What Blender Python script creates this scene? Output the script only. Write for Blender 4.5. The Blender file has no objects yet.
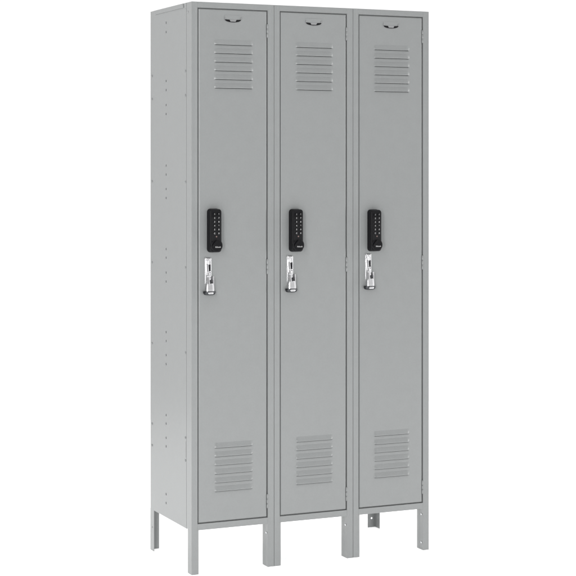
import bpy, bmesh, math, random
from mathutils import Vector, Matrix
random.seed(4)
IN = 0.0254
sc = bpy.context.scene
COL = sc.collection

# ------------------------------------------------------------------ materials
def mat(name):
    m = bpy.data.materials.new(name); m.use_nodes = True
    nt = m.node_tree; return m, nt, nt.nodes['Principled BSDF']

def paint(name, col, rough=0.275, mottle=0.045, bump=0.28):
    m, nt, b = mat(name)
    tc = nt.nodes.new('ShaderNodeNewGeometry')
    n1 = nt.nodes.new('ShaderNodeTexNoise'); n1.inputs['Scale'].default_value = 30; n1.inputs['Detail'].default_value = 4
    n2 = nt.nodes.new('ShaderNodeTexNoise'); n2.inputs['Scale'].default_value = 150; n2.inputs['Detail'].default_value = 3
    nt.links.new(tc.outputs['Position'], n1.inputs['Vector']); nt.links.new(tc.outputs['Position'], n2.inputs['Vector'])
    ad = nt.nodes.new('ShaderNodeMath'); ad.operation = 'ADD'
    nt.links.new(n1.outputs['Fac'], ad.inputs[0]); nt.links.new(n2.outputs['Fac'], ad.inputs[1])
    mr = nt.nodes.new('ShaderNodeMapRange'); mr.inputs['From Min'].default_value = 0.5; mr.inputs['From Max'].default_value = 1.5; mr.clamp = False
    mr.inputs['To Min'].default_value = 1 - mottle; mr.inputs['To Max'].default_value = 1 + mottle
    nt.links.new(ad.outputs[0], mr.inputs['Value'])
    vm = nt.nodes.new('ShaderNodeVectorMath'); vm.operation = 'SCALE'; vm.inputs[0].default_value = col
    nt.links.new(mr.outputs[0], vm.inputs['Scale'])
    nt.links.new(vm.outputs[0], b.inputs['Base Color'])
    rr = nt.nodes.new('ShaderNodeMapRange'); rr.inputs['To Min'].default_value = rough; rr.inputs['To Max'].default_value = rough + 0.04
    nt.links.new(n1.outputs['Fac'], rr.inputs['Value']); nt.links.new(rr.outputs[0], b.inputs['Roughness'])
    bp = nt.nodes.new('ShaderNodeBump'); bp.inputs['Strength'].default_value = bump; bp.inputs['Distance'].default_value = 0.0006
    n3 = nt.nodes.new('ShaderNodeTexNoise'); n3.inputs['Scale'].default_value = 240; n3.inputs['Detail'].default_value = 2
    nt.links.new(tc.outputs['Position'], n3.inputs['Vector'])
    # very gentle oil-canning of the thin sheet
    n4 = nt.nodes.new('ShaderNodeTexNoise'); n4.inputs['Scale'].default_value = 4.0; n4.inputs['Detail'].default_value = 0
    nt.links.new(tc.outputs['Position'], n4.inputs['Vector'])
    b2 = nt.nodes.new('ShaderNodeBump'); b2.inputs['Strength'].default_value = 0.5; b2.inputs['Distance'].default_value = 0.0025
    nt.links.new(n4.outputs['Fac'], b2.inputs['Height'])
    nt.links.new(n3.outputs['Fac'], bp.inputs['Height']); nt.links.new(b2.outputs[0], bp.inputs['Normal'])
    nt.links.new(bp.outputs[0], b.inputs['Normal'])
    b.inputs['Specular IOR Level'].default_value = 0.6
    return m

GREY = paint('grey_enamel', (0.234, 0.242, 0.242))
DARKIN = paint('inside_enamel', (0.20, 0.21, 0.21), 0.6)

def metal(name, col, rough, bump=0.0, scale=60):
    m, nt, b = mat(name)
    b.inputs['Base Color'].default_value = (*col, 1); b.inputs['Metallic'].default_value = 1
    tc = nt.nodes.new('ShaderNodeTexCoord'); n = nt.nodes.new('ShaderNodeTexNoise'); n.inputs['Scale'].default_value = scale
    nt.links.new(tc.outputs['Object'], n.inputs['Vector'])
    mr = nt.nodes.new('ShaderNodeMapRange'); mr.inputs['To Min'].default_value = rough * .9; mr.inputs['To Max'].default_value = rough * 1.15
    nt.links.new(n.outputs['Fac'], mr.inputs['Value']); nt.links.new(mr.outputs[0], b.inputs['Roughness'])
    if bump:
        bp = nt.nodes.new('ShaderNodeBump'); bp.inputs['Strength'].default_value = bump; bp.inputs['Distance'].default_value = 0.002
        nt.links.new(n.outputs['Fac'], bp.inputs['Height']); nt.links.new(bp.outputs[0], b.inputs['Normal'])
    return m
CHROME = metal('chrome', (0.66, 0.66, 0.67), 0.28, 0.12, 45)
ZINC = metal('zinc', (0.80, 0.81, 0.82), 0.25)
SATIN = metal('satin_steel', (0.42, 0.425, 0.43), 0.45)
DSTEEL = metal('dark_steel', (0.06, 0.062, 0.066), 0.35)

def plastic(name, col, rough, spec=0.5):
    m, nt, b = mat(name)
    tc = nt.nodes.new('ShaderNodeTexCoord'); n = nt.nodes.new('ShaderNodeTexNoise'); n.inputs['Scale'].default_value = 900
    nt.links.new(tc.outputs['Object'], n.inputs['Vector'])
    bp = nt.nodes.new('ShaderNodeBump'); bp.inputs['Strength'].default_value = 0.15; bp.inputs['Distance'].default_value = 0.0004
    nt.links.new(n.outputs['Fac'], bp.inputs['Height']); nt.links.new(bp.outputs[0], b.inputs['Normal'])
    b.inputs['Base Color'].default_value = (*col, 1); b.inputs['Roughness'].default_value = rough
    b.inputs['Specular IOR Level'].default_value = spec
    return m
BLACK = plastic('black_plastic', (0.006, 0.006, 0.007), 0.30, 0.16)
BLACK2 = plastic('black_rubber', (0.006, 0.006, 0.007), 0.5, 0.2)
LEGEND = plastic('legend_print', (0.36, 0.36, 0.36), 0.5)
AMBER = plastic('smoked_lamp', (0.16, 0.11, 0.10), 0.25)
CARD = plastic('card_holder', (0.42, 0.43, 0.44), 0.3)
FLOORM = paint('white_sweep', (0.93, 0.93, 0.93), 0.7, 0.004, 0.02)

# ------------------------------------------------------------------ helpers (inches in, metres out)
class MB:
    def __init__(s): s.bm = bmesh.new(); s.mi = 0
    def face(s, pts, smooth=False):
        f = s.bm.faces.new([s.bm.verts.new(Vector(p) * IN) for p in pts]); f.material_index = s.mi; f.smooth = smooth; return f
    def box(s, x0, x1, y0, y1, z0, z1):
        P = [(x, y, z) for z in (z0, z1) for y in (y0, y1) for x in (x0, x1)]
        for q in ((0, 2, 3, 1), (4, 5, 7, 6), (0, 1, 5, 4), (2, 6, 7, 3), (0, 4, 6, 2), (1, 3, 7, 5)):
            s.face([P[i] for i in q])
    def ext(s, poly, z0, z1, axis='z', cap=True, smooth=False):
        """extrude a closed 2-D polygon: axis z -> poly (x,y); axis y -> poly (x,z); axis x -> poly (y,z)"""
        def p(a, b, c):
            return (a, b, c) if axis == 'z' else (a, c, b) if axis == 'y' else (c, a, b)
        n = len(poly)
        vs0 = [s.bm.verts.new(Vector(p(a, b, z0)) * IN) for a, b in poly]
        vs1 = [s.bm.verts.new(Vector(p(a, b, z1)) * IN) for a, b in poly]
        for i in range(n):
            f = s.bm.faces.new((vs0[i], vs0[(i+1) % n], vs1[(i+1) % n], vs1[i])); f.material_index = s.mi; f.smooth = smooth
        if cap:
            for v in ((vs0, vs1) if cap is True else (vs0,) if cap == 'lo' else (vs1,)):
                f = s.bm.faces.new(v); f.material_index = s.mi
    def loft(s, rings, cap0=True, cap1=True, smooth=True):
        R = [[s.bm.verts.new(Vector(p) * IN) for p in r] for r in rings]
        n = len(R[0])
        for a, b in zip(R, R[1:]):
            for i in range(n):
                f = s.bm.faces.new((a[i], a[(i+1) % n], b[(i+1) % n], b[i])); f.material_index = s.mi; f.smooth = smooth
        if cap0: f = s.bm.faces.new(R[0]); f.material_index = s.mi
        if cap1: f = s.bm.faces.new(R[-1]); f.material_index = s.mi
    def cyl(s, c, r, h, axis='y', n=20, dome=0.0):
        """cylinder from c along axis by h; optional dome on the far end"""
        def pt(rr, t, k):
            a, b = rr * math.cos(t), rr * math.sin(t)
            d = {'y': (a, k, b), 'z': (a, b, k), 'x': (k, a, b)}[axis]
            return tuple(c[i] + d[i] for i in range(3))
        T = [2 * math.pi * i / n for i in range(n)]
        prof = [(r, 0), (r, h)]
        if dome:
            sg = 1 if h > 0 else -1
            prof += [(r * math.cos(a), h + sg * dome * math.sin(a)) for a in (0.35, 0.7, 1.05, 1.35)]
        s.loft([[pt(rr, t, k) for t in T] for rr, k in prof])
    def tube(s, pts, r, n=10):
        P = [Vector(p) for p in pts]; rings = []
        up = Vector((0.3, 0.9, 0.2))
        for i, p in enumerate(P):
            d = (P[min(i+1, len(P)-1)] - P[max(i-1, 0)]).normalized()
            a = d.cross(up).normalized(); b = d.cross(a)
            rings.append([tuple(p + (a * math.cos(t) + b * math.sin(t)) * r) for t in [2*math.pi*k/n for k in range(n)]])
        s.loft(rings)
    def plate(s, u0, u1, w0, w1, lv, mapf, depth, holes=(), slots=(), hr=0.1):
        """flat sheet in (u,w) with round holes (u,w) and rectangular slots (u0,u1,w0,w1); mapf(u,w,d)->xyz"""
        us, ws, hc = {u0, u1}, {w0, w1}, {}
        g = hr * 1.8
        for (a, b) in holes:
            us |= {a-g, a+g}; ws |= {b-g, b+g}
        for (a, b, c, d) in slots:
            us |= {a, b}; ws |= {c, d}
        us, ws = sorted(us), sorted(ws)
        def inh(u, w):
            for (a, b) in holes:
                if abs(u-a) < g and abs(w-b) < g: return ('h', a, b)
            for q in slots:
                if q[0] < u < q[1] and q[2] < w < q[3]: return ('s', q)
            return None
        for i in range(len(us)-1):
            if us[i+1]-us[i] < 1e-6: continue
            for j in range(len(ws)-1):
                if ws[j+1]-ws[j] < 1e-6: continue
                h = inh((us[i]+us[i+1])/2, (ws[j]+ws[j+1])/2)
                if h is None:
                    s.face([mapf(us[i], ws[j], lv), mapf(us[i+1], ws[j], lv), mapf(us[i+1], ws[j+1], lv), mapf(us[i], ws[j+1], lv)])
        N = 16
        for (a, b) in holes:
            for k in range(N):
                t0, t1 = 2*math.pi*k/N, 2*math.pi*(k+1)/N
                def sq(t):
                    c, q = math.cos(t), math.sin(t); m = max(abs(c), abs(q)); return (a+g*c/m, b+g*q/m)
                def ci(t): return (a+hr*math.cos(t), b+hr*math.sin(t))
                s.face([mapf(*sq(t0), lv), mapf(*sq(t1), lv), mapf(*ci(t1), lv), mapf(*ci(t0), lv)])
                s.face([mapf(*ci(t0), lv), mapf(*ci(t1), lv), mapf(*ci(t1), lv+depth), mapf(*ci(t0), lv+depth)])
        for (a, b, c, d) in slots:
            for p, q in (((a, c), (b, c)), ((b, c), (b, d)), ((b, d), (a, d)), ((a, d), (a, c))):
                s.face([mapf(*p, lv), mapf(*q, lv), mapf(*q, lv+depth), mapf(*p, lv+depth)])
    def text(s, body, size, M, ext=0.0):
        cu = bpy.data.curves.new('t', 'FONT'); cu.body = body; cu.size = size; cu.align_x = 'CENTER'; cu.align_y = 'CENTER'
        cu.extrude = 0.004; cu.offset = 0.008
        o = bpy.data.objects.new('t', cu); COL.objects.link(o)
        dg = bpy.context.evaluated_depsgraph_get()
        me = bpy.data.meshes.new_from_object(o.evaluated_get(dg))
        for p in me.polygons:
            s.bm.faces.new([s.bm.verts.new((M @ me.vertices[i].co) * IN) for i in p.vertices]).material_index = s.mi
        bpy.data.objects.remove(o); bpy.data.curves.remove(cu); bpy.data.meshes.remove(me)
    def build(s, name, mats, parent=None, bevel=0, seg=2, loc=None):
        bmesh.ops.remove_doubles(s.bm, verts=s.bm.verts, dist=1e-6)
        bmesh.ops.recalc_face_normals(s.bm, faces=s.bm.faces)
        me = bpy.data.meshes.new(name); s.bm.to_mesh(me); s.bm.free()
        for m in (mats if isinstance(mats, (list, tuple)) else [mats]): me.materials.append(m)
        o = bpy.data.objects.new(name, me); COL.objects.link(o)
        if parent: o.parent = parent
        if loc: o.location = Vector(loc) * IN
        if bevel:
            b = o.modifiers.new('bevel', 'BEVEL'); b.width = bevel * IN; b.segments = seg; b.limit_method = 'ANGLE'; b.angle_limit = math.radians(40)
            b.harden_normals = False
        return o

def copy_part(o, parent, dx):
    c = o.copy(); COL.objects.link(c); c.parent = parent
    c.location = o.location + Vector((dx * IN, 0, 0)); return c

# ------------------------------------------------------------------ dimensions (inches)
H, D, W = 76.38, 16.5, 36.0
BZ0, BZ1 = 5.88, 6.72       # bottom rail of the face frame
DZ0, DZ1 = 6.84, 75.46      # door
DX0, DX1 = 0.99, 10.92
RL, RR = 0.86, 11.06        # rail edges
T = 0.06

root = bpy.data.objects.new('locker_cabinet', None); COL.objects.link(root)
root['label'] = 'grey steel locker cabinet on short legs with three louvered doors and black keypads'
root['category'] = 'locker'

# ---- face frames, one per bay
for i in range(3):
    m = MB(); X = 12.0 * i; e = 0.024
    z0, z1 = BZ0, H
    xl = X + (e if i else 0); xr = X + 12 - (e if i < 2 else 0)
    fl = 1.9
    # left upright: face with a shallow groove and a return behind the door
    if i == 0:
        m.ext([(xl, 0), (X+0.52, 0), (X+0.55, 0.02), (X+0.58, 0), (X+RL, 0), (X+RL, 0.30), (X+DX0-0.012, 0.30), (X+DX0-0.012, 0.80), (X+1.35, 0.80), (X+1.35, 0.86), (X+RL-T, 0.86), (X+RL-T, T), (xl+T, T), (xl+T, fl), (xl, fl)], z0, z1, cap='hi')
    else:
        m.ext([(xl, 0), (X+0.52, 0), (X+0.55, 0.02), (X+0.58, 0), (X+RL, 0), (X+RL, 0.30), (X+DX0-0.012, 0.30), (X+DX0-0.012, 0.80), (X+1.35, 0.80), (X+1.35, 0.86), (X+RL-T, 0.86), (X+RL-T, T), (xl+T, T), (xl+T, 1.2), (xl, 1.2)], z0, z1, cap='hi')
    m.ext([(xr, 0), (xr, fl if i == 2 else 1.2), (xr-T, fl if i == 2 else 1.2), (xr-T, T), (X+RR+T, T), (X+RR+T, 0.86), (X+10.7, 0.86), (X+10.7, 0.80), (X+DX1+0.012, 0.80), (X+DX1+0.012, 0.34), (X+RR, 0.34), (X+RR, 0), (X+RR+0.30, 0), (X+RR+0.33, 0.02), (X+RR+0.36, 0)], z0, z1, cap='hi')
    # head and sill rails butt between the uprights
    m.ext([(0, DZ1+0.13), (0, H), (1.2, H), (1.2, H-T), (T, H-T), (T, DZ1+0.13+T), (0.78, DZ1+0.13+T), (0.78, DZ1+0.012), (0.34, DZ1+0.012), (0.34, DZ1+0.13)], X+RL+0.002, X+RR-0.002, axis='x')
    m.ext([(0, BZ0), (0, BZ1), (0.34, BZ1), (0.34, DZ0-0.012), (0.78, DZ0-0.012), (0.78, BZ1+0.3), (0.84, BZ1+0.3), (0.84, BZ1-T), (T, BZ1-T), (T, BZ0+T), (1.0, BZ0+T), (1.0, BZ0)], X+RL+0.002, X+RR-0.002, axis='x')
    m.build('door_frame', GREY, root, bevel=0.10, seg=4)

# ---- legs
def leg_front(i, right):
    m = MB(); X = 12.0 * i; e = 0.024
    xl = X + (e if i else 0); xr = X + 12 - (e if i < 2 else 0)
    if not right:
        poly = [(xl, 0), (X+0.52, 0), (X+0.55, 0.02), (X+0.58, 0), (X+1.0, 0), (X+1.0, 0.9), (X+1.0-T, 0.9), (X+1.0-T, T), (xl+T, T), (xl+T, 1.45), (xl, 1.45)]
    else:
        poly = [(xr, 0), (xr, 1.1), (xr-T, 1.1), (xr-T, T), (X+RR+T, T), (X+RR+T, 1.8), (X+RR, 1.8), (X+RR, 1.02), (X+RR+0.085, 1.0), (X+RR, 0.98), (X+RR, 0)]
    m.ext(poly, 0, BZ0 - 0.0005, cap='lo')
    o = m.build('leg', GREY, root, bevel=0.10, seg=4)
    if right:
        for z in (5.05, 1.05) if i == 2 else (4.6,):
            b = MB(); b.cyl((X+RR, 0.42, z), 0.15, -0.07, 'x', 14, 0.04)
            b.build('bolt', ZINC, o)
    return o
for i in range(3):
    leg_front(i, False); leg_front(i, True)
for s in (0, 1):
    m = MB()
    fx = (lambda x: x) if s == 0 else (lambda x: W - x)
    # side flange facing out, back flange with a bolt hole facing the front
    poly = [(fx(0.035), D), (fx(0.035), D-1.5), (fx(0.095), D-1.5), (fx(0.095), D-T), (fx(0.10), D-T), (fx(0.10), D)]
    m.ext(poly, 0, BZ0 - 0.003)
    mp = lambda u, w, d: (fx(u), D - T + d, w)
    m.plate(0.10, 1.35, 0, BZ0 - 0.003, 0, mp, T, holes=[(0.68, 1.35), (0.68, 4.4)] if s else [], hr=0.14)
    mp2 = lambda u, w, d: (fx(u), D + d, w)
    m.plate(0.10, 1.35, 0, BZ0 - 0.003, 0, mp2, -0.001, holes=[(0.68, 1.35), (0.68, 4.4)] if s else [], hr=0.14)
    m.face([(fx(1.35), D-T, 0), (fx(1.35), D, 0), (fx(1.35), D, BZ0-.003), (fx(1.35), D-T, BZ0-.003)])
    m.face([(fx(.1), D-T, 0), (fx(1.35), D-T, 0), (fx(1.35), D, 0), (fx(.1), D, 0)])
    lg = m.build('leg', GREY, root)
    b = MB(); b.cyl((fx(0.035), D-0.8, 3.3), 0.11, -0.04 if s == 0 else 0.04, 'x', 14, 0.02); b.build('bolt', GREY, lg)

# ---- side panels, rivets and adjuster holes
hz = [74.31, 73.03, 66.24, 64.99, 62.92, 61.67, 54.53, 53.29, 51.28, 50.03, 42.96, 41.77, 39.71, 38.46, 31.46, 30.22, 28.28, 27.03, 19.96, 18.78, 16.81, 15.63, 9.0, 7.78]
rz = [67.24, 63.96, 52.31, 40.82, 29.36, 17.95, 14.89]
for s in (0, 1):
    fx = (lambda x: x) if s == 0 else (lambda x: W - x)
    m = MB()
    mp = lambda u, w, d: (fx(0.03 + d), u, w)
    m.plate(2.05, D-0.14, BZ0-0.05, H-0.02, 0, mp, 0.08, holes=[(9.95, z) for z in hz], slots=[(2.17, 2.25, 15.3, 17.5)], hr=0.18)
    # the sheet turns a soft corner on to the back, and dives behind the face frame at the front
    arc = [(0.03+0.14*(1-math.cos(a)), D-0.14+0.14*math.sin(a)) for a in [k*math.pi/2/5 for k in range(6)]]
    for (a, b), (c, d) in zip(arc, arc[1:]):
        m.face([(fx(a), b, BZ0-.05), (fx(c), d, BZ0-.05), (fx(c), d, H-.02), (fx(a), b, H-.02)], True)
    m.face([(fx(0.03), 2.05, BZ0-.05), (fx(0.10), 2.05, BZ0-.05), (fx(0.10), 2.05, H-.02), (fx(0.03), 2.05, H-.02)])
    m.face([(fx(0.10), 2.05, BZ0-.05), (fx(0.10), 0.9, BZ0-.05), (fx(0.10), 0.9, H-.02), (fx(0.10), 2.05, H-.02)])
    m.box(*sorted((fx(0.12), fx(0.16))), 0.95, D-0.2, BZ0-0.04, H-0.1)       # inner skin, dark behind the holes
    m.box(*sorted((fx(0.031), fx(0.9))), 2.0, D-0.2, BZ0-0.09, BZ0-0.051)    # bottom hem
    # short vertical slot stiffeners beside the lower rivet pair
    sp = m.build('side_panel', GREY, root)
    for z in rz:
        for y in (2.42, 15.75):
            b = MB(); b.cyl((fx(0.03), y, z), 0.17, -0.03 if s == 0 else 0.03, 'x', 14, 0.08); b.build('rivet', GREY, sp)
    for (y, z) in ((1.45, 75.1), (14.3, 75.98)):
        b = MB(); b.cyl((fx(0.0), y, z), 0.15, -0.03 if s == 0 else 0.03, 'x', 14, 0.05); b.build('rivet', SATIN, sp)

# ---- top cap with a lip folded over the sides, back, floor and partitions
m = MB()
m.box(0.04, W-0.04, 1.22, D-0.03, H-0.06, H+0.005)
for s in (0, 1):
    fx = (lambda x: x) if s == 0 else (lambda x: W - x)
    m.ext([(3.2, H), (3.0, 75.78), (14.2, 75.78), (14.9, H)], *sorted((fx(-0.05), fx(0.028))), axis='x')
    m.ext([(1.92, H), (1.92, 75.6), (2.5, 75.6), (2.5, H)], *sorted((fx(-0.03), fx(0.028))), axis='x')
m.build('top_panel', GREY, root, bevel=0.02)
m = MB(); m.box(0.17, W-0.17, D-0.06, D, BZ0-0.04, H-0.07); m.build('back_panel', GREY, root)
m = MB(); m.box(0.17, W-0.17, 1.25, D-0.07, BZ0+0.1, BZ0+0.16); m.build('bottom_panel', GREY, root)
for x in (12, 24):
    m = MB(); m.box(x-0.03, x+0.03, 1.25, D-0.08, BZ0+0.17, H-0.08); m.build('partition', GREY, root)

# ---- a door: sheet with rolled edges, slots, louvre hoods, hinge, number plate, lift handle
LX0, LX1 = 3.22, 8.86
LTOP = [70.74 - 1.165 * k for k in range(6)]
LBOT = [16.70 - 1.165 * k for k in range(6)]
HOODH, HOODP = 0.70, 0.20
def hood(m, z):
    """pressed louvre hood: rises from the sheet going down, open at its lower lip, rounded ends"""
    nx, nz = 22, 7
    L = LX1 - LX0
    def prot(u, t):
        # u in inches from left end, t 0 at top .. 1 at lip
        e = min(u, L-u); re = 0.34
        q = e/re; k = 1 if q >= 1 else (q*1.12 if q < .8 else 0.896 + 0.104*math.sin((q-.8)/.2*math.pi/2))
        return HOODP * k * (t*t*(3-2*t)*0.2 + 0.8*t)
    us = [0, .015, .04, .08, .13, .19, .26, .34] + [0.34 + (L-0.68)*k/(nx-1) for k in range(1, nx-1)] + [L-.34, L-.26, L-.20, L-.14, L-.09, L-.05, L-.02, L]
    G = [[m.bm.verts.new(Vector((LX0+u, 0.0 - prot(u, j/nz), z + HOODH*(1-j/nz))) * IN) for j in range(nz+1)] for u in us]
    G2 = [[m.bm.verts.new(Vector((LX0+u, 0.03 - prot(u, j/nz)*0.97, z + (HOODH-0.02)*(1-j/nz))) * IN) for j in range(nz+1)] for u in us]
    for g in (G, G2):
        for a in range(len(us)-1):
            for j in range(nz):
                m.bm.faces.new((g[a][j], g[a+1][j], g[a+1][j+1], g[a][j+1])).smooth = True
    for a in range(len(us)-1):
        m.bm.faces.new((G[a][nz], G[a+1][nz], G2[a+1][nz], G2[a][nz]))

def make_door():
    m = MB()
    r = 0.19
    mp = lambda u, w, d: (u, d, w)
    slots = [(LX0+0.16, LX1-0.16, z-0.06, z+0.50) for z in LTOP] + [(LX0+0.16, LX1-0.16, z-0.075, z+0.50) for z in LBOT]
    m.plate(DX0+r, DX1-r, DZ0+r, DZ1-r, 0.0, mp, 0.05, slots=slots)
    prof = [(r*(1-math.sin(a)), r*(1-math.cos(a))) for a in [k*math.pi/2/5 for k in range(6)]] + [(0, 0.72)]
    for (i0, y0), (i1, y1) in zip(prof, prof[1:]):
        c0 = [(DX0+i0, y0, DZ0+i0), (DX1-i0, y0, DZ0+i0), (DX1-i0, y0, DZ1-i0), (DX0+i0, y0, DZ1-i0)]
        c1 = [(DX0+i1, y1, DZ0+i1), (DX1-i1, y1, DZ0+i1), (DX1-i1, y1, DZ1-i1), (DX0+i1, y1, DZ1-i1)]
        for k in range(4): m.face([c0[k], c0[(k+1) % 4], c1[(k+1) % 4], c1[k]])
    m.mi = 1
    m.box(DX0+0.03, DX1-0.03, 0.66, 0.72, DZ0+0.03, DZ1-0.03)
    d = m.build('door', [GREY, DARKIN], root)
    for zz in (LTOP, LBOT):
        v = MB()
        for z in zz: hood(v, z)
        v.build('louvers', GREY, d)
    # hinges: three knuckles on a pin in the right-hand gap
    for z0, z1 in ((71.9, 73.7), (39.8, 41.8), (8.0, 9.9)):
        h = MB(); n = 3; st = (z1-z0)/n
        for k in range(n):
            h.cyl((DX1+0.07, 0.02, z0+k*st+0.02), 0.105, st-0.04, 'z', 14)
        h.cyl((DX1+0.07, 0.02, z0-0.03), 0.05, z1-z0+0.06, 'z', 10)
        h.box(DX1+0.08, RR+0.10, -0.035, -0.002, z0+0.05, z1-0.05)
        h.build('hinge', GREY, d)
    # number plate: shallow pressed pocket, black half-moon plate, bright lip and figure block
    p = MB(); xc, zt = 5.93, 74.16; hw = 1.22
    p.mi = 0
    p.ext([(xc-hw, zt+0.02), (xc+hw, zt+0.02), (xc+hw, zt+0.50), (xc+hw-0.06, zt+0.56), (xc-hw+0.06, zt+0.56), (xc-hw, zt+0.50)], -0.03, -0.001, axis='y')
    def crescent(hw, top, bot, n=18):
        up = [(xc - hw + 2*hw*k/n, zt - top*(1-(2*k/n-1)**2)) for k in range(n+1)]
        lo = [(xc + hw - 2*hw*k/n, zt - 0.02 - bot*math.sqrt(max(0, 1-(2*k/n-1)**2))) for k in range(n+1)]
        return up + lo
    p.mi = 1; p.ext(crescent(hw+0.03, -0.02, 0.41), -0.035, -0.002, axis='y')
    p.mi = 2; p.ext(crescent(hw-0.03, 0.03, 0.36), -0.06, -0.036, axis='y')
    p.mi = 3
    p.ext([(xc-0.50, zt-0.03), (xc+0.50, zt-0.03), (xc+0.36, zt-0.28), (xc-0.36, zt-0.28)], -0.075, -0.061, axis='y')
    p.mi = 1
    for sx in (-1, 1):
        p.ext([(xc+sx*hw, zt-0.0), (xc+sx*(hw-0.16), zt+0.0), (xc+sx*(hw-0.10), zt+0.22), (xc+sx*hw, zt+0.30)], -0.10, -0.031, axis='y')
    p.build('number_plate', [GREY, SATIN, BLACK2, SATIN], d)
    # chrome lift handle
    h = MB()
    # escutcheon with raised edge
    def rr(x0, x1, z0, z1, y, r=0.18, n=5):
        out = []
        for (cx, cz, a0) in ((x1-r, z0+r, -90), (x1-r, z1-r, 0), (x0+r, z1-r, 90), (x0+r, z0+r, 180)):
            for k in range(n+1):
                a = math.radians(a0 + 90*k/n); out.append((cx+r*math.cos(a), y, cz+r*math.sin(a)))
        return out
    h.loft([rr(1.88, 2.78, 38.0, 42.2, 0), rr(1.88, 2.78, 38.0, 42.2, -0.09), rr(1.94, 2.72, 38.06, 42.14, -0.13), rr(2.02, 2.64, 38.2, 42.0, -0.13), rr(2.05, 2.61, 38.25, 41.95, -0.07)], smooth=True)
    # finger lever: hollow curved blade swelling downwards
    rings = []
    for t in [k/14 for k in range(15)]:
        z = 41.85 - 3.3*t
        out = 0.13 + 0.45*t**1.4
        x0, x1 = 1.98 - 0.06*t, 2.46 + 0.12*t
        rings.append([(x0, -0.08, z), (x0-0.02, -out*0.7, z), (x0+0.05, -out, z), ((x0+x1)/2, -out-0.07, z), (x1-0.05, -out, z), (x1, -out*0.7, z), (x1-0.02, -0.08, z)])
    h.loft(rings)
    # knurl/ribs on the lever and top horn
    h.tube([(1.92, -0.1, 42.25), (1.98, -0.28, 42.1), (2.08, -0.30, 41.8), (2.12, -0.26, 41.4)], 0.075, 10)
    for z, w in ((40.35, .17), (39.75, .20)):
        h.cyl((2.05, -0.36 - (40.4-z)*0.12, z), w*0.5, 0.55, 'x', 12)
    # padlock eye on the right
    h.loft([rr(2.84, 3.02, 38.5, 39.7, y, 0.085) for y in (0, -0.50)] + [rr(2.88, 2.98, 38.56, 39.6, -0.56, 0.045)])
    h.mi = 1
    h.box(2.46, 2.60, -0.60, -0.36, 38.75, 39.25)      # dark staple slot
    h.box(2.52, 2.58, -0.36, -0.12, 40.2, 41.3)
    h.mi = 0
    # striker block
    def oval(cx, a, b, z, y0, n=28):
        return [(cx + a*math.cos(2*math.pi*k/n), y0 + min(0, 1)*0 - b*math.sin(2*math.pi*k/n), z) for k in range(n)]
    def dring(x0, x1, p, z):
        return [(x0, 0, z), (x0, -p*0.55, z), (x0+0.09, -p*0.9, z), (x0+0.2, -p, z), (x1-0.35, -p, z), (x1-0.1, -p*0.9, z), (x1, -p*0.6, z), (x1, 0, z)]
    h.loft([dring(1.92, 3.02, 0.55, 38.78), dring(1.90, 3.06, 0.60, 38.70), dring(1.86, 3.10, 0.66, 37.95), dring(1.86, 3.10, 0.66, 37.70)], smooth=False)
    h.mi = 1
    h.loft([oval(2.42, 0.84, 0.62, 37.74, -0.30), oval(2.42, 0.88, 0.66, 37.68, -0.30), oval(2.42, 0.86, 0.64, 37.50, -0.30), oval(2.42, 0.74, 0.54, 37.30, -0.30), oval(2.42, 0.5, 0.4, 37.24, -0.30)])
    h.mi = 0
    h.loft([rr(2.02, 2.74, 37.40, 37.66, -0.86, 0.12), rr(2.02, 2.74, 37.40, 37.66, -0.97, 0.12), rr(2.10, 2.66, 37.46, 37.6, -1.0, 0.06)])
    h.build('latch_handle', [CHROME, DSTEEL], d, bevel=0.012)
    return d

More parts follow.
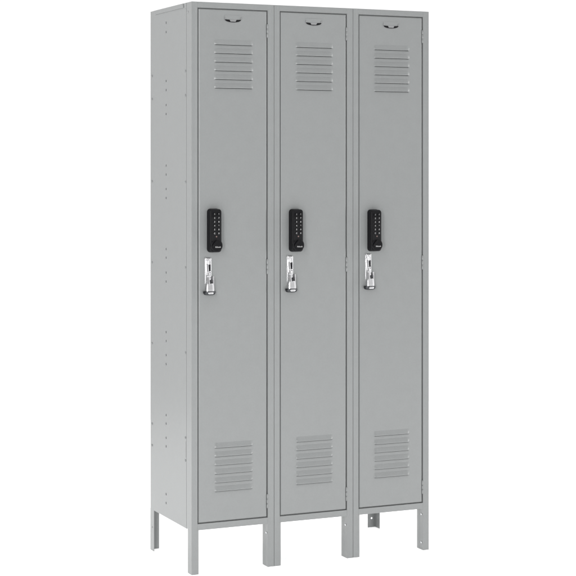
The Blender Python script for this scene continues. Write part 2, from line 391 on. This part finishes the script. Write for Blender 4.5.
# ---- keypad lock: thing part with its own buttons, knob and lamp
KP = 1.05
def make_keypad():
    k = MB()
    x0, x1, z0, z1 = 2.22, 3.92, 42.95, 48.72
    def ring(g, y):
        r = 0.42
        out = []
        for (cx, cz, a0) in ((x1-r, z0+r, -90), (x1-r, z1-r, 0), (x0+r, z1-r, 90), (x0+r, z0+r, 180)):
            for q in range(7):
                a = math.radians(a0 + 15*q); out.append((cx+(r-g)*math.cos(a), y, cz+(r-g)*math.sin(a)))
        return out
    k.loft([ring(-.04, 0), ring(-.04, -0.12), ring(0, -0.18), ring(0, -KP+0.16), ring(0.05, -KP+0.05), ring(0.14, -KP)])
    body = k.build('keypad_lock', [BLACK], root)
    # raised keypad field
    f = MB()
    f.loft([[(p[0]*0.80+0.20*3.07+0.02, y, (p[2]-46.9)*0.58+46.72) for p in ring(g, 0)] for g, y in ((0, -KP+0.01), (0, -KP-0.03), (0.05, -KP-0.05))])
    f.build('key_field', [BLACK2], body)
    cols = (2.83, 3.44); legends = [('1', '6'), ('2', '7'), ('3', '8'), ('4', '9'), ('5', '0'), ('C', 'X')]
    for r in range(6):
        for c in range(2):
            b = MB(); zc = 48.05 - 0.515*r
            b.cyl((cols[c], -KP-0.045, zc), 0.19, -0.05, 'y', 20, 0.03)
            b.mi = 1
            M = Matrix.Translation((cols[c], -KP-0.128, zc)) @ Matrix.Rotation(math.radians(90), 4, 'X')
            b.text(legends[r][c], 0.27, M)
            b.build('push_button', [BLACK, LEGEND], body)
    b = MB(); b.cyl((3.12, -KP-0.045, 45.05), 0.10, -0.03, 'y', 16, 0.03); b.build('indicator_lamp', AMBER, body)
    # turn knob with a diagonal finger grip and the maker's badge
    kn = MB(); cx, cz, R = 3.16, 43.85, 0.86
    N = 36
    def kr(r, y): return [(cx + r*math.cos(2*math.pi*q/N), y, cz + r*math.sin(2*math.pi*q/N)) for q in range(N)]
    kn.loft([kr(R, -0.30), kr(R, -KP-0.02), kr(R-0.05, -KP-0.09), kr(R-0.12, -KP-0.11)])
    a = math.radians(52)
    def bar(l, w, y):
        u, v = Vector((math.cos(a), 0, math.sin(a))), Vector((-math.sin(a), 0, math.cos(a)))
        c = Vector((cx-0.34, y, cz+0.26)); out = []
        for q in range(16):
            t = 2*math.pi*q/16
            out.append(tuple(c + u*(l*abs(math.cos(t))**.6*(1 if math.cos(t) > 0 else -1)) + v*(w*math.sin(t))))
        return out
    kn.loft([bar(0.52, 0.15, -KP-0.10), bar(0.52, 0.14, -KP-0.26), bar(0.46, 0.10, -KP-0.31)])
    kn.mi = 1
    M = Matrix.Translation((cx+0.16, -KP-0.118, cz-0.20)) @ Matrix.Rotation(math.radians(90), 4, 'X')
    kn.text('KitLock', 0.25, M)
    kn.build('turn_knob', [BLACK, LEGEND], body)
    return body

door = make_door()
pad = make_keypad()
for i in (1, 2):
    for src in (door, pad):
        c = copy_part(src, root, 12*i)
        if src is pad: c.location.z = (-0.17, -0.36)[i-1] * IN; c.location.x += (0, 0.03)[i-1] * IN
        for ch in [o for o in src.children]:
            copy_part(ch, c, 0)

# ------------------------------------------------------------------ floor the cabinet stands on
fb = FLOORM.node_tree.nodes['Principled BSDF']   # plain white floor; glow added to wash out the shadow under the cabinet
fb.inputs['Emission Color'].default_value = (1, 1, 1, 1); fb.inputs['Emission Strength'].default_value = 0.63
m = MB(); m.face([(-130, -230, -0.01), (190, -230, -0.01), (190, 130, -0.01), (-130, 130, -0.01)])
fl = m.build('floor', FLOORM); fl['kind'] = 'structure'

# ------------------------------------------------------------------ studio light
w = bpy.data.worlds.new('World'); sc.world = w; w.use_nodes = True
nt = w.node_tree; bg = nt.nodes['Background']
tc = nt.nodes.new('ShaderNodeTexCoord'); sx = nt.nodes.new('ShaderNodeSeparateXYZ')
nt.links.new(tc.outputs['Generated'], sx.inputs[0])
mr = nt.nodes.new('ShaderNodeMapRange'); mr.interpolation_type = 'SMOOTHSTEP'
mr.inputs['From Min'].default_value = -0.45; mr.inputs['From Max'].default_value = -0.05
mr.inputs['To Min'].default_value = 0.28; mr.inputs['To Max'].default_value = 1.12
ml = nt.nodes.new('ShaderNodeMath'); ml.operation = 'MULTIPLY_ADD'; ml.inputs[1].default_value = 0.6
nt.links.new(sx.outputs['X'], ml.inputs[0]); nt.links.new(sx.outputs['Y'], ml.inputs[2])
nt.links.new(ml.outputs[0], mr.inputs['Value'])
nt.links.new(mr.outputs[0], bg.inputs['Strength'])
bg.inputs['Color'].default_value = (1, 1, 1, 1)

def area(name, loc, target, size, power, sizey=None, col=(1, 1, 1)):
    l = bpy.data.lights.new(name, 'AREA'); l.energy = power; l.size = size; l.color = col
    if sizey: l.shape = 'RECTANGLE'; l.size_y = sizey
    o = bpy.data.objects.new(name, l); COL.objects.link(o); o.location = loc
    o.rotation_euler = (Vector(target) - Vector(loc)).to_track_quat('-Z', 'Y').to_euler()
    return o
area('softbox_overhead', (0.4, 0.2, 4.2), (0.4, 0.2, 0), 5.0, 85)
area('softbox_key', (-2.7, -2.6, 3.2), (0.4, 0, 1.0), 0.8, 32, 1.5)
area('softbox_strip', (-2.45, -3.3, 1.5), (0.4, 0, 1.0), 0.46, 71, 2.5)
area('softbox_side', (4.3, -0.9, 1.4), (0.9, 0, 1.0), 0.4, 34, 2.2)
area('softbox_fill', (3.2, -4.6, 1.6), (0.45, 0, 1.0), 3.4, 18)

# ------------------------------------------------------------------ camera
cam = bpy.data.cameras.new('camera'); co = bpy.data.objects.new('camera', cam); COL.objects.link(co)
co.location = Vector((-79.041, -206.584, 54.374)) * IN
co.rotation_euler = (math.radians(90), 0, -math.radians(24.261469))
cam.sensor_width = 36; cam.lens = 36 * 1659.346 / 576
cam.shift_x = 0; cam.shift_y = -(288 - 166.659) / 576
cam.clip_end = 200
sc.camera = co
sc.view_settings.view_transform = 'Standard'; sc.view_settings.look = 'None'
sc.view_settings.exposure = 0; sc.view_settings.gamma = 1
